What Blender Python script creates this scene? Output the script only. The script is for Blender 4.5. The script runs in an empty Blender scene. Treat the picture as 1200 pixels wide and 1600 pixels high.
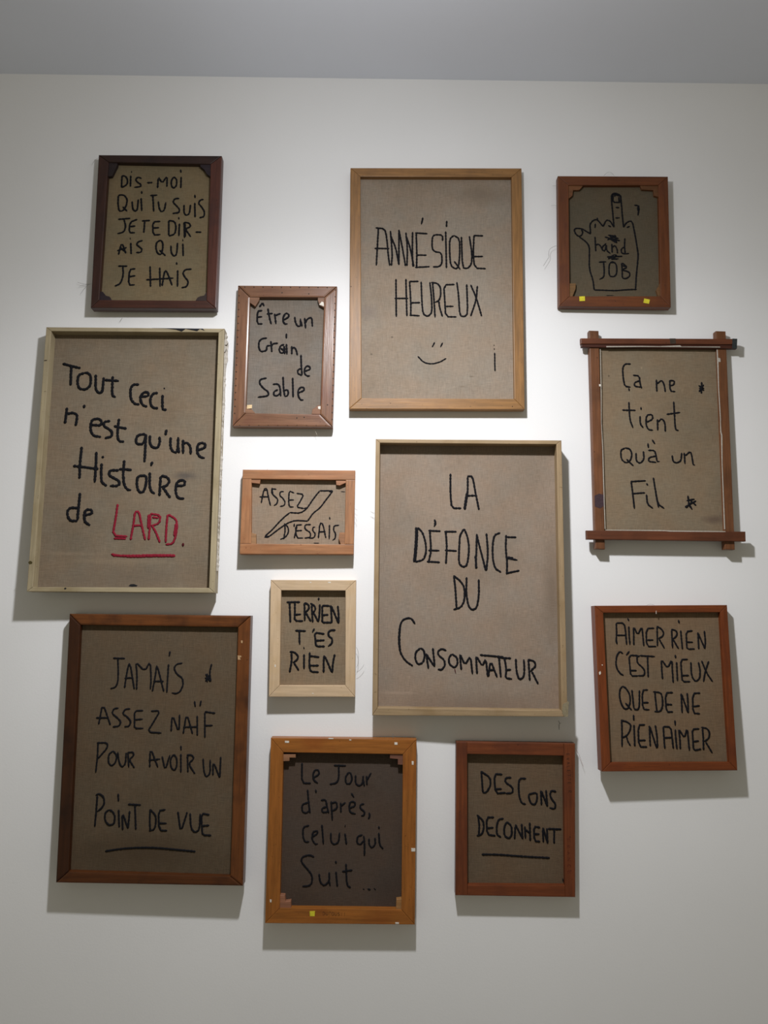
import bpy, bmesh, math, random
from mathutils import Vector, Matrix, noise
random.seed(7)
S = bpy.context.scene
COL = S.collection
V = Vector
# ------------------------------------------------------------------ camera
F_PX, CAM_D, EYE = 1184.7, 1.481, 1.6
yaw, pitch, roll = math.radians(.03), math.radians(6.62), math.radians(.75)
fw = V((math.sin(yaw)*math.cos(pitch), math.cos(yaw)*math.cos(pitch), math.sin(pitch)))
r0 = V((math.cos(yaw), -math.sin(yaw), 0)); u0 = r0.cross(fw)
rt = math.cos(roll)*r0 + math.sin(roll)*u0
up = -math.sin(roll)*r0 + math.cos(roll)*u0
CAM = V((0, -CAM_D, EYE))
cd = bpy.data.cameras.new('camera'); cam = bpy.data.objects.new('camera', cd); COL.objects.link(cam)
cd.sensor_fit = 'VERTICAL'; cd.sensor_height = 24; cd.lens = F_PX*24/1600; cd.clip_start = .02
m = Matrix((rt, up, -fw)).transposed().to_4x4(); m.translation = CAM
cam.matrix_world = m; S.camera = cam
# ------------------------------------------------------------------ world, lamps, exposure
w = bpy.data.worlds.new('world'); S.world = w; w.use_nodes = True
bg = w.node_tree.nodes['Background']; bg.inputs[0].default_value = (1.0, .93, .70, 1); bg.inputs[1].default_value = .27
LAMP = (-.03, -.70, 2.40); LCOL = (.955, .975, 1.0)
# one downlight with a real luminaire's light distribution: strongest downwards, weak above its rim
d = bpy.data.lights.new('gallery_downlight', 'POINT'); d.energy = 50.5; d.color = LCOL; d.shadow_soft_size = .03; d.use_nodes = True
lo = bpy.data.objects.new('gallery_downlight', d); COL.objects.link(lo); lo.location = LAMP
lo.rotation_euler = V((.07, .0, -1)).to_track_quat('-Z', 'Y').to_euler()
nt_ = d.node_tree; em = nt_.nodes['Emission']
tc_ = nt_.nodes.new('ShaderNodeTexCoord'); sp_ = nt_.nodes.new('ShaderNodeSeparateXYZ')
nt_.links.new(tc_.outputs['Normal'], sp_.inputs[0])
mr_ = nt_.nodes.new('ShaderNodeMapRange'); mr_.inputs[1].default_value = 1; mr_.inputs[2].default_value = -1
nt_.links.new(sp_.outputs['Z'], mr_.inputs[0])          # 0 = straight up, 1 = straight down
fc_ = nt_.nodes.new('ShaderNodeFloatCurve'); cv = fc_.mapping.curves[0]
PROFILE = [(-1, .10), (-.45, .12), (-.30, .125), (-.18, .145), (0, .19), (.14, .28), (.24, .42), (.4, .66), (.6, .96), (.76, 1.15), (1, 1.2)]
for i_, (x_, y_) in enumerate(PROFILE):
    q_ = ((x_+1)/2, y_/1.25)
    if i_ == 0: cv.points[0].location = q_
    elif i_ == len(PROFILE)-1: cv.points[-1].location = q_
    else: cv.points.new(*q_)
fc_.mapping.update()
nt_.links.new(mr_.outputs[0], fc_.inputs['Value'])
ml_ = nt_.nodes.new('ShaderNodeMath'); ml_.operation = 'MULTIPLY'; ml_.inputs[1].default_value = 1.25
nt_.links.new(fc_.outputs[0], ml_.inputs[0]); nt_.links.new(ml_.outputs[0], em.inputs['Strength'])
S.view_settings.view_transform = 'Standard'; S.view_settings.look = 'None'
S.view_settings.gamma = 1; S.view_settings.use_curve_mapping = False; S.view_settings.exposure = 0.0

# ------------------------------------------------------------------ materials
def newmat(name):
    mt = bpy.data.materials.new(name); mt.use_nodes = True
    nt = mt.node_tree; return mt, nt, nt.nodes['Principled BSDF']
def N(nt, t, **k):
    n = nt.nodes.new(t)
    for a, b in k.items(): setattr(n, a, b)
    return n
def tex(nt, scale3, nscale, detail=3, rough=.5, off=0):
    tc = N(nt, 'ShaderNodeTexCoord'); mp = N(nt, 'ShaderNodeMapping')
    mp.inputs['Scale'].default_value = scale3; mp.inputs['Location'].default_value = (off*3.1, off*1.7, off*2.3)
    nt.links.new(tc.outputs['Object'], mp.inputs[0])
    n = N(nt, 'ShaderNodeTexNoise'); n.inputs['Scale'].default_value = nscale
    n.inputs['Detail'].default_value = detail; n.inputs['Roughness'].default_value = rough
    nt.links.new(mp.outputs[0], n.inputs['Vector']); return n.outputs['Fac']
def ramp(nt, src, a, b, lo=0., hi=1.):
    r = N(nt, 'ShaderNodeMapRange'); r.inputs[1].default_value = lo; r.inputs[2].default_value = hi
    nt.links.new(src, r.inputs[0])
    mx = N(nt, 'ShaderNodeMix', data_type='RGBA')
    nt.links.new(r.outputs[0], mx.inputs[0]); mx.inputs[6].default_value = (*a, 1); mx.inputs[7].default_value = (*b, 1)
    return mx.outputs[2]
def mixc(nt, fac, A, B, mode='MIX'):
    mx = N(nt, 'ShaderNodeMix', data_type='RGBA', blend_type=mode)
    if hasattr(fac, 'links'): nt.links.new(fac, mx.inputs[0])
    else: mx.inputs[0].default_value = fac
    for s, i in ((A, 6), (B, 7)):
        if hasattr(s, 'links'): nt.links.new(s, mx.inputs[i])
        else: mx.inputs[i].default_value = (*s, 1)
    return mx.outputs[2]
def mapr(nt, src, lo, hi):
    r = N(nt, 'ShaderNodeMapRange'); r.inputs[1].default_value = lo; r.inputs[2].default_value = hi
    nt.links.new(src, r.inputs[0]); return r.outputs[0]
def bump(nt, b, h, strength, dist):
    bp = N(nt, 'ShaderNodeBump'); bp.inputs['Strength'].default_value = strength; bp.inputs['Distance'].default_value = dist
    nt.links.new(h, bp.inputs['Height']); nt.links.new(bp.outputs[0], b.inputs['Normal'])
def mul(a, b): return tuple(x*y for x, y in zip(a, b))
def sc(c, k): return tuple(max(0, min(1, x*k)) for x in c)
def lin(c): return tuple(((x/255+.055)/1.055)**2.4 if x > 10 else x/255/12.92 for x in c)

def plaster(name, col, bumpd=.0006):
    mt, nt, b = newmat(name)
    n = tex(nt, (1, 1, 1), 2.2, 3); c = ramp(nt, n, sc(col, .97), sc(col, 1.02), .3, .7)
    nt.links.new(c, b.inputs['Base Color']); b.inputs['Roughness'].default_value = .85
    b.inputs['Specular IOR Level'].default_value = .2
    bump(nt, b, tex(nt, (1, 1, 1), 260, 4, .6), .25, bumpd); return mt
def wood(name, col, dark, horiz, seed=0, gloss=.45, stain=.35, grain=1.0):
    mt, nt, b = newmat(name)
    s3 = (4, 60, 60) if horiz else (60, 60, 4)
    g = tex(nt, s3, 3.2, 5, .62, seed)
    c1 = ramp(nt, g, sc(col, 1-.28*grain), sc(col, 1+.2*grain), .32, .68)
    blot = tex(nt, (1, 1, 1), 13, 3, .6, seed+5)
    c2 = mixc(nt, mapr(nt, blot, .50, .72), c1, dark)
    st = N(nt, 'ShaderNodeMix', data_type='RGBA'); st.inputs[0].default_value = stain
    nt.links.new(c1, st.inputs[6]); nt.links.new(c2, st.inputs[7])
    sp = tex(nt, (1, 1, 1), 210, 2, .5, seed+9)
    c3 = mixc(nt, mapr(nt, sp, .68, .80), st.outputs[2], sc(dark, .6))
    nt.links.new(c3, b.inputs['Base Color']); b.inputs['Roughness'].default_value = gloss
    b.inputs['Specular IOR Level'].default_value = .35
    bump(nt, b, g, .35, .0006); return mt
def canvas_mat(name, col, seed=0, cloth_marks=()):
    mt, nt, b = newmat(name)
    a = tex(nt, (45, 1, 700), 1.6, 3, .6, seed); c = tex(nt, (700, 1, 45), 1.6, 3, .6, seed+3)
    ad = N(nt, 'ShaderNodeMath', operation='ADD'); nt.links.new(a, ad.inputs[0]); nt.links.new(c, ad.inputs[1])
    c1 = ramp(nt, ad.outputs[0], sc(col, .78), sc(col, 1.22), .66, 1.34)
    big = tex(nt, (1, 1, 1), 5, 4, .6, seed+7)
    c2 = mixc(nt, .55, c1, mixc(nt, mapr(nt, big, .3, .7), sc(col, .80), sc(col, 1.15)), 'OVERLAY')
    hue = tex(nt, (1, 1, 1), 17, 3, .6, seed+11)
    tint = ramp(nt, hue, (1.0, .955, .90), (.95, .985, .99), .35, .65)
    c2 = mixc(nt, 1.0, mixc(nt, .0, c1, c1), tint, 'MULTIPLY')
    bg_ = ramp(nt, big, (.86, .86, .85), (1, 1, 1), .34, .52); c2 = mixc(nt, 1.0, c2, bg_, 'MULTIPLY')
    sp = tex(nt, (1, 1, 1), 120, 1, .5, seed+15); c2 = mixc(nt, mapr(nt, sp, .86, .9), c2, sc(col, .4))
    for (sx, sz, rx, rz, scol, k) in cloth_marks:        # stains and soft darker and paler patches mixed into the cloth colour
        tc = N(nt, 'ShaderNodeTexCoord'); mp = N(nt, 'ShaderNodeMapping', vector_type='POINT')
        mp.inputs['Scale'].default_value = (1/rx, 0, 1/rz); mp.inputs['Location'].default_value = (-sx/rx, 0, -sz/rz)
        nt.links.new(tc.outputs['Object'], mp.inputs[0])
        ln = N(nt, 'ShaderNodeVectorMath', operation='LENGTH'); nt.links.new(mp.outputs[0], ln.inputs[0])
        wob = N(nt, 'ShaderNodeMath', operation='MULTIPLY_ADD'); nt.links.new(tex(nt, (1, 1, 1), 28, 4, .6, seed+21), wob.inputs[0])
        wob.inputs[1].default_value = .9; nt.links.new(ln.outputs['Value'], wob.inputs[2])
        f = N(nt, 'ShaderNodeMapRange'); f.inputs[1].default_value = 1.5; f.inputs[2].default_value = .6
        f.inputs[3].default_value = 0; f.inputs[4].default_value = k
        nt.links.new(wob.outputs[0], f.inputs[0]); c2 = mixc(nt, f.outputs[0], c2, scol)
    nt.links.new(c2, b.inputs['Base Color']); b.inputs['Roughness'].default_value = .95
    b.inputs['Specular IOR Level'].default_value = .1
    bump(nt, b, ad.outputs[0], .5, .0008); return mt
def flat(name, col, rough=.8, bmp=0):
    mt, nt, b = newmat(name)
    c = ramp(nt, tex(nt, (1, 1, 1), 300, 2), sc(col, .85), sc(col, 1.15), .3, .7)
    nt.links.new(c, b.inputs['Base Color']); b.inputs['Roughness'].default_value = rough
    b.inputs['Specular IOR Level'].default_value = .15
    return mt
M_WALL = plaster('wall_paint', (.80, .787, .785)); M_CEIL = plaster('ceiling_paint', (.74, .765, .84))
M_FLOOR = plaster('floor_concrete', (.33, .32, .30), .001)
M_BLACK = flat('black_wool', (.007, .007, .009), 1.0)
M_RED = flat('red_wool', (.20, .012, .025), 1.0); M_DRED = flat('dark_red_wool', (.06, .006, .01), 1.0)
M_HAIR = flat('loose_fibre', (.23, .22, .20), .9); M_PALEHAIR = flat('pale_fibre', (.6, .55, .45), .9)
M_YEL = flat('yellow_sticker', (.60, .52, .035), .6)
M_STAPLE = flat('white_fleck', (.62, .57, .50), .5)
M_TACK = flat('dark_tack', (.035, .025, .02), .5); M_INK = flat('stamp_ink', (.02, .012, .01), .8)
M_FAINT = flat('faded_stamp_ink', (.085, .018, .012), .8)
M_FRAY = flat('frayed_linen', (.42, .38, .33), .95); M_PAINTW = flat('white_paint_edge', (.40, .36, .31), .6)
M_BPAINT = flat('black_paint', (.012, .012, .015), .6); M_GREY = flat('dark_grey_paint', (.03, .035, .035), .6)

# ------------------------------------------------------------------ mesh helpers
def link(name, bm, mat, parent=None, loc=None, smooth=False):
    bmesh.ops.recalc_face_normals(bm, faces=bm.faces)
    if parent is not None: loc = parent['_loc']
    if loc is not None: bmesh.ops.translate(bm, verts=bm.verts, vec=-V(loc))
    me = bpy.data.meshes.new(name); bm.to_mesh(me); bm.free(); me.materials.append(mat)
    if smooth:
        for p in me.polygons: p.use_smooth = True
    o = bpy.data.objects.new(name, me); COL.objects.link(o)
    if parent is not None:
        o.parent = parent['_obj']
    elif loc is not None: o.location = loc
    return o
def box(x0, x1, y0, y1, z0, z1):
    bm = bmesh.new(); bmesh.ops.create_cube(bm, size=1)
    for v in bm.verts: v.co = V(((x0+x1)/2+v.co.x*(x1-x0), (y0+y1)/2+v.co.y*(y1-y0), (z0+z1)/2+v.co.z*(z1-z0)))
    return bm
def struct(name, bm, mat):
    o = link(name, bm, mat); o['kind'] = 'structure'; return o
def prism(front, n, depth, bevel=.0, segs=1):
    """solid from a front outline (3D points) pushed back along n by depth"""
    bm = bmesh.new(); k = len(front)
    a = [bm.verts.new(p) for p in front]; b = [bm.verts.new(p+n*depth) for p in front]
    bm.faces.new(a); bm.faces.new(b[::-1])
    for i in range(k): bm.faces.new((a[i], b[i], b[(i+1) % k], a[(i+1) % k]))
    bmesh.ops.recalc_face_normals(bm, faces=bm.faces)
    if bevel:
        fe = [e for e in bm.edges if e.verts[0] in a and e.verts[1] in a]
        bmesh.ops.bevel(bm, geom=fe, offset=bevel, segments=segs, profile=.6, affect='EDGES')
    return bm
def tube_into(bm, pts, rad, nrm, flatk=.65, seed=0., sides=6, step=.0022, rough=.16, stitch=.0065):
    # resample
    P = [pts[0]]
    for a, b in zip(pts, pts[1:]):
        L = (b-a).length; k = max(1, int(L/step))
        for i in range(1, k+1): P.append(a.lerp(b, i/k))
    rings = []; s = 0
    for i, p in enumerate(P):
        t = (P[min(i+1, len(P)-1)]-P[max(i-1, 0)])
        if t.length < 1e-9: t = V((1, 0, 0))
        t.normalize(); sd = t.cross(nrm).normalized()
        if i: s += (p-P[i-1]).length
        ph = (s/stitch) % 1
        k = (1-.30*abs(math.cos(math.pi*ph))**6)*(1+rough*noise.noise(V((s*420, seed*7.3, seed))))
        if i in (0, len(P)-1): k *= .55
        wob = sd*(rad*.16*noise.noise(V((s*150, seed, 3.1))))
        ring = []
        for j in range(sides):
            an = 2*math.pi*j/sides
            ring.append(bm.verts.new(p+wob+sd*(math.cos(an)*rad*k)+nrm*(math.sin(an)*rad*k*flatk)))
        rings.append(ring)
    for A, B in zip(rings, rings[1:]):
        for j in range(sides): bm.faces.new((A[j], A[(j+1) % sides], B[(j+1) % sides], B[j]))
    bm.faces.new(rings[0][::-1]); bm.faces.new(rings[-1])
def chaikin(p):
    if len(p) < 3: return p
    o = [p[0]]
    for i in range(len(p)-1):
        a, b = p[i], p[i+1]
        if i > 0: o.append(a.lerp(b, .22))
        if i < len(p)-2: o.append(a.lerp(b, .78))
    o.append(p[-1]); return o

# ------------------------------------------------------------------ photograph pixel -> point on a plane of the wall's space
def ray(px, py): return (fw+rt*((px-600)/F_PX)-up*((py-800)/F_PX))
def hit(px, py, p0, n):
    d = ray(px, py); return CAM+d*((p0-CAM).dot(n)/d.dot(n))
WN = V((0, 1, 0))
def wallpt(px, py, t=0.): return hit(px, py, V((0, -t, 0)), WN)

# ------------------------------------------------------------------ room
CEIL_Z = 2.690
struct('wall_back', box(-3, 3, 0, .12, -.0, CEIL_Z+.1), M_WALL)
struct('ceiling', box(-3, 3, -3.6, 0, CEIL_Z, CEIL_Z+.1), M_CEIL)
struct('floor', box(-3, 3, -3.6, 0, -.08, 0), M_FLOOR)
struct('baseboard_back', prism([V((-3, -.012, .0)), V((3, -.012, 0)), V((3, -.012, .09)), V((-3, -.012, .09))], WN, .012, .002), M_WALL)

def alb(c, wall, k=.8): return tuple(min(.9, a/b*k) for a, b in zip(lin(c), lin(wall)))
H_ = M_HAIR
def fray(pic, pl, c, n):
    """frayed strip of cloth standing out behind the right bar"""
    rnd = random.Random(3); bm = bmesh.new(); prev = None
    N_ = 90
    for i in range(N_+1):
        v = i/N_; y = 92+v*(1340-92); x = 1103+(1057-1103)*((y-78)/(1455-78))
        k = 7+5*math.sin(v*7)+rnd.uniform(-4, 6)+(9 if .02 < v < .14 else 0)+(6 if .5 < v < .8 else 0)
        a = pl.at(*P_(c, [(x-6, y)])[0], .006); b = pl.at(*P_(c, [(x+max(1, k), y)])[0], .009+.003*rnd.random())
        r = [bm.verts.new(p) for p in (a, b, b+n*.0012, a+n*.0012)]
        if prev:
            for j in range(4): bm.faces.new((prev[j], prev[(j+1) % 4], r[(j+1) % 4], r[j]))
        prev = r
    o = link('frayed_edge', bm, M_FRAY, pic)
    for (y0, h, k, mt) in ((150, 16, 15, M_HAIR), (182, 22, 6, M_HAIR)):
        x = 1103; q = [pl.at(*P_(c, [p])[0], .004) for p in ((x-4, y0-h), (x+k, y0-h*.6), (x+k+3, y0), (x+k-3, y0+h*.7), (x-4, y0+h))]
        link('cloth_knot', prism(q, n, .005, .001, 2), M_FRAY, pic)
def cross_mat(sd, key):
    if key == 'grey': return M_GREY
    col = {'h': alb((128, 74, 48), (205, 203, 200)), 'v': alb((140, 92, 60), (205, 203, 200)), 'd': alb((90, 48, 35), (205, 203, 200)), 'w': (.33, .27, .22)}[key]
    col = tuple(a*b for a, b in zip(col, (.42, .38, .33)))
    return wood('beam_wood', col, sc(col, .45), key != 'v', sd+ord(key), .5, .6)
C1, C2, C3, C4, C5, C6, C7 = (120, 220, 4.8), (350, 430, 6.153), (530, 250, 3.871), (840, 250, 5.217), (20, 490, 3.334), (360, 720, 5.714), (560, 670, 3.334)
C8, C9, C10, C11, C12, C13 = (890, 500, 4), (400, 890, 6.667), (70, 940, 3.265), (400, 1140, 4.444), (690, 1140, 5), (910, 930, 4.444)
def fleck(x, y, w=14, h=9): return [(x-w/2, y-h/2), (x+w/2, y-h/2+1), (x+w/2-1, y+h/2), (x-w/2+1, y+h/2-1)]
DATA = [
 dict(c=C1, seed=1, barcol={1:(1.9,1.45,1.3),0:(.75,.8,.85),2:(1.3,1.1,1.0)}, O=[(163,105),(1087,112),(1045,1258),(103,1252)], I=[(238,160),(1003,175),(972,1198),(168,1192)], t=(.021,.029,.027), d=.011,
  wood=alb((66,38,30),(188,190,192)), dark=alb((34,24,26),(188,190,192)), cloth=alb((118,105,84),(195,195,195)), gloss=.4, bev=.002,
  label='dark brown framed embroidery reading DIS-MOI QUI TU SUIS, top left of the wall',
  keys=[([(234,158),(305,163),(300,186),(285,215),(262,262),(232,268)],alb((44,28,28),(190,190,190)),0),([(925,170),(1006,172),(1003,268),(975,250),(955,215),(925,192)],alb((44,28,34),(190,190,190)),0),
        ([(975,1201),(890,1199),(905,1175),(925,1165),(955,1160),(974,1130)],alb((52,32,28),(190,190,190)),0),([(166,1195),(255,1196),(245,1168),(215,1160),(195,1132),(170,1130)],alb((44,28,34),(190,190,190)),0)],
  threads=[((110,430,10.9),"362,150 230,155 120,120;330,160 230,165 140,190;300,170 240,220 180,310;890,716 865,764",.006,.00035,H_),(None,"160,128 130,150 112,185;635,108 640,96;162,150 140,150",.008,.0003,H_)],
  text=[(C1,2.9,M_BLACK,["340,262 336,352;340,262 368,268 382,295 378,330 336,352","405,262 403,345;412,228 411,240","487,285 462,272 440,292 455,312 482,328 480,345 432,350","#stitched_hyphen:527,315 568,314","606,355 612,268 640,320 678,262 676,345","728,270 708,300 710,340 728,358 748,335 750,290 728,270","783,270 780,355;778,215 782,240",
   "312,412 310,480 318,528 345,528 372,490 380,440 360,412 335,405 312,412;345,495 378,530","415,455 420,510 435,530 455,520 462,440","483,430 488,528;487,378 488,400","550,412 605,408;570,412 578,532","612,455 618,510 635,535 658,520 668,462","770,432 735,435 720,460 745,485 772,515 765,540 718,545","805,480 803,540 820,560 845,548 853,480","885,465 887,575;885,405 888,430","952,440 925,445 912,470 935,495 958,530 955,570 920,578",
   "310,590 402,583;355,590 368,640 355,685 305,697","455,590 400,610 392,690 437,690;400,645 440,640","488,602 550,598;510,605 503,690","628,605 570,608 572,708 628,703;572,655 618,652","690,598 690,710;690,598 735,605 745,650 735,700 690,715","770,620 765,715;765,572 766,590","805,610 808,728;805,610 845,618 855,645 812,660 855,720;812,620 814,720","#stitched_hyphen:890,685 935,685",
   "312,855 338,760 368,845;303,825 375,800;325,800 360,830","405,765 408,850;400,728 402,740","495,748 460,758 448,780 470,795 490,815 480,838 445,838","630,745 600,760 592,800 605,845 632,855 645,810 645,765 630,745;620,820 665,862","705,785 708,840 728,868 750,850 755,765","795,770 798,865;795,738 795,752",
   "310,940 380,940;345,940 350,1000 330,1070 285,1090","440,960 395,965 388,1083 435,1080;392,1020 440,1012","550,940 553,1095;622,950 625,1095;520,1043 725,1030","640,1090 655,990 672,970 715,1085","757,970 755,1095;748,910 750,930","862,963 815,965 795,990 808,1020 838,1055 825,1095 785,1102"])]),
 dict(c=C2, seed=2, cloth_marks=[(600,1150,150,200,(.85,.84,.86),.5)], O=[(132,95),(1088,103),(1045,1460),(78,1452)], I=[(250,210),(962,213),(922,1335),(208,1322)], t=(.0195,.0248,.0232), d=0.011,
  wood=alb((172,120,90),(232,232,235)), dark=alb((140,80,70),(232,232,235)), cloth=alb((150,139,122),(235,235,235)), gloss=.28, bev=.0035,
  label='small red-brown frame studded with tacks, cloth reading Être un Grain de Sable',
  keys=[([(247,208),(342,213),(335,245),(300,300),(247,262)],alb((170,118,85),(232,232,232)),0),([(902,212),(965,212),(965,312),(915,285),(902,240)],alb((175,125,95),(232,232,232)),0),
        ([(925,1338),(842,1335),(850,1290),(905,1250),(927,1250)],alb((178,120,85),(232,232,232)),0),([(205,1325),(208,1250),(235,1285),(268,1290),(300,1327)],alb((178,125,90),(232,232,232)),0)],
  bits=[('key_end',None,[(940,252),(958,262),(962,298),(915,284)],M_STAPLE,-.0018),('key_end',None,[(903,1262),(932,1258),(930,1290),(905,1285)],M_STAPLE,-.0018),('key_end',None,[(222,1248),(270,1245),(268,1280),(220,1284)],flat('pale_wood',(.62,.45,.26)),-.0018)],
  tacks=[(148-i*2.5,130+i*66.5,.0013) for i in range(19)]+[(1070-i*1.6,140+i*65.5,.0013) for i in range(20)]+[(200+i*88,113+i*.6,.0013) for i in range(10)]+[(150+i*92,1442,.0008) for i in range(10)]+[(558,168,.0013),(815,178,.0013),(995,1245,.0014),(770,1365,.0013),(700,1372,.0013)],
  threads=[(None,"850,1468 880,1500 895,1540;870,1490 890,1468",.012,.0003,M_PALEHAIR)],
  text=[(C2,3.0,M_BLACK,["340,308 372,265 385,300;370,342 322,345 318,470 372,468;318,405 368,400","422,320 435,400 455,472;410,375 470,368","487,370 500,470;490,390 545,368","570,435 625,400 622,375 595,365 572,395 565,440 585,470 612,468","680,400 685,450 705,490 738,490 735,418;738,440 750,495","775,410 785,512;780,465 800,420 845,405 850,495",
   "415,605 365,610 335,640 335,700 355,738 410,725 412,680 445,678","450,632 460,740;455,690 470,658 520,655","580,665 540,680 530,720 545,750 575,745 580,665 585,760;545,700 575,730","600,660 605,762;600,560 600,608","650,680 652,760;650,715 672,690 695,720 705,770",
   "740,765 742,850 750,960;742,895 710,910 708,945 750,965","775,925 830,905 825,880 795,870 772,905 775,950 800,970 828,968","412,990 350,1000 340,1040 380,1090 425,1120 430,1160 325,1175","468,1050 520,1045 540,1080 545,1165;520,1100 480,1120 478,1155 510,1162 545,1130","568,975 572,1090 585,1165;575,1110 610,1100 620,1130 610,1160 585,1168","660,985 665,1175","705,1135 770,1110 770,1080 735,1078 710,1110 715,1165 735,1200 765,1200"])]),
 dict(c=C3, seed=3, cloth_marks=[(180,920,70,60,(.72,.72,.78),.6),(860,210,230,90,(.62,.6,.56),.6),(320,1072,9,8,(.35,.35,.35),.9),(195,1175,10,8,(.35,.35,.35),.8),(800,1310,22,6,(.5,.48,.45),.8),(745,1370,25,8,(.6,.55,.5),.6)], O=[(68,48),(1103,50),(1122,1508),(60,1505)], I=[(128,100),(1043,103),(1060,1445),(135,1440)], t=(.019,.0222,.0212), d=0.011,
  wood=alb((158,112,62),(215,215,218)), dark=alb((105,72,45),(215,215,218)), cloth=alb((135,122,106),(222,222,222)), gloss=.45,
  label='tall ochre-framed embroidery reading AMNÉSIQUE HEUREUX over a smiling mouth',
  tacks=[(72,765,.001),(1048,1490,.001),(310,1470,.0008)],
  text=[((575,330,6),2.8,M_BLACK,["70,157 155,165 175,240 190,420 205,512;98,155 90,300 78,510;60,350 200,350","220,512 228,400 210,185;212,230 262,350 290,505;290,505 290,350 290,175;290,180 320,330 352,515","365,515 370,350 355,200;360,240 395,340 430,520;418,195 415,350 420,520","452,210 458,400 455,525;440,205 558,212;455,412 550,412;440,527 578,520;515,60 500,125",
    "698,280 700,225 625,220 602,245 600,350 625,380 690,390 695,490 665,522 608,522","728,190 735,535;738,90 735,150","805,228 765,260 765,400 775,510 820,545 850,520 860,400 858,260 805,228;808,470 865,548","875,240 885,530 930,540 970,500 975,400 950,235","990,228 1080,232;995,225 985,400 1000,535 1105,540;990,425 1078,425",
    "262,635 265,990;355,635 365,985;248,818 378,818","385,660 475,658;390,655 402,860 400,975;400,860 490,858;388,975 485,982","498,660 505,850 515,965 560,990 600,950 595,800 580,665","605,670 620,850 628,998;590,668 650,675 680,715 682,790 665,840 628,855;665,845 670,900 698,990","812,688 710,690 720,850 728,990 830,992;728,893 802,893","833,665 850,800 860,980 905,990 935,960 925,685","962,690 1015,810 1065,985;1025,700 1015,830 962,985"]),
   (C3,2.3,M_BLACK,["#smiling_face:578,1103 562,1132;626,1105 612,1132;475,1187 510,1225 560,1235 610,1222 648,1200","#stray_stitch:940,1165 942,1278;936,1118 937,1124;937,1138 938,1148"])]),
 dict(c=C4, seed=4, O=[(165,130),(1063,135),(1087,1200),(175,1192)], I=[(252,205),(985,205),(1003,1110),(262,1110)], t=(.018,.0195,.023), d=.0085,
  wood=alb((122,70,40),(190,190,190)), dark=alb((85,45,42),(190,190,190)), cloth=alb((98,88,76),(195,195,195)), gloss=.5,
  label='small rust-brown frame with a stitched hand showing a raised finger, top right',
  keys=[([(249,203),(375,203),(352,232),(338,245),(290,245),(285,290),(249,318)],alb((130,85,55),(190,190,190)),0),([(835,203),(988,203),(988,302),(950,290),(945,245),(850,240)],alb((118,78,50),(190,190,190)),0),
        ([(1006,1113),(985,1113),(968,1060),(1000,1000),(1006,1000)],alb((125,90,60),(190,190,190)),0),([(259,1113),(262,1005),(312,1005),(310,1050),(285,1113)],alb((135,102,68),(190,190,190)),0)],
  bits=[('yellow_sticker',None,[(340,1112),(385,1110),(387,1148),(342,1150)],M_YEL,.0004),('yellow_sticker',None,[(870,1128),(916,1138),(908,1172),(862,1163)],M_YEL,.0004)],
  tacks=[(635,1150,.0009),(640,140,.0007)],
  threads=[((820,340,15),"775,655 700,670 610,715 565,770 560,880 570,920 500,1030 430,1140",.01,.0004,H_),(None,"540,128 570,98 600,100 625,128;120,212 165,210;110,372 140,368 165,378",.008,.0003,H_)],
  text=[((880,290,8.571),2.5,M_BLACK,["#stitched_hand:210,685 165,650 145,600 165,572 250,578 365,650;365,650 362,590 355,520 400,465 455,455 535,550;535,550 575,460 630,475 680,560;680,560 665,400 648,230 645,120 690,100 765,125 780,250 790,400 808,560;808,560 840,500 900,470 930,500 950,600 985,800 1005,943 985,1136 975,1246 970,1386;985,1391 850,1394 700,1408 550,1401 415,1398;415,1398 400,1266 348,1116 350,936 348,816 310,756 210,685;240,590 262,625 245,670 210,680;665,125 665,225 760,228;692,120 690,150;660,115 765,140;770,130 770,230;745,150 748,228;700,292 750,298;695,435 755,433;430,510 425,570;600,535 640,555;850,565 890,545;455,430 460,470",
     "#stitched_star:555,690 760,740;600,665 710,680;600,700 720,770;620,680 740,710;640,660 640,730;690,660 715,770;590,730 660,690;650,700 700,750","425,685 435,880;430,800 470,785 500,810 520,850","575,775 525,820 520,860 560,880 575,780 580,870 630,910","650,780 655,900;655,830 690,800 720,850 725,910","825,705 820,830 830,910;820,820 775,850 780,905 830,915 880,910","#stray_stitch:950,262 1010,270 1015,320 1000,400;1010,265 1012,345;1000,275 1000,340"]),
   ((880,370,8.571),2.5,M_BLACK,["#stitched_star:585,270 790,262;600,300 680,240;640,300 740,295;620,260 720,305;680,240 720,250;610,285 700,270","475,340 575,335;540,340 550,450 545,540 485,570","655,330 615,365 612,480 625,530 680,535 715,500 718,400 700,355 655,330;630,345 690,345","780,350 790,450 790,555 840,562 890,530 890,480 850,460 800,450;790,350 860,410 790,440;790,385 850,405"]),
   ((880,370,8.571),1.2,M_BLACK,["#stray_stitch:575,787 675,787","#stray_stitch:165,690 150,740 120,790"])]),
 dict(c=C5, seed=5, cloth_marks=[(900,845,75,28,(.45,.5,.62),.75),(560,1290,330,18,(1.25,1.22,1.15),.5),(300,1250,260,14,(1.3,1.25,1.2),.4),(620,1380,500,90,(.72,.72,.75),.5)], O=[(174,70),(1103,78),(1052,1455),(72,1448)], I=[(200,91),(1072,98),(1022,1429),(104,1424)], t=(.031,.048,.042), d=0.021, B=.028, wrinkle=.0025,  # bluish smudge; pale streaks and a darker bottom tinted into the cloth
  wood=alb((178,162,130),(205,203,200)), dark=alb((140,120,80),(205,203,200)), cloth=alb((124,108,88),(200,198,195)), gloss=.6, grain=.6,
  label='large pale-framed embroidery with the word LARD in red wool, far left', extra=fray,
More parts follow.
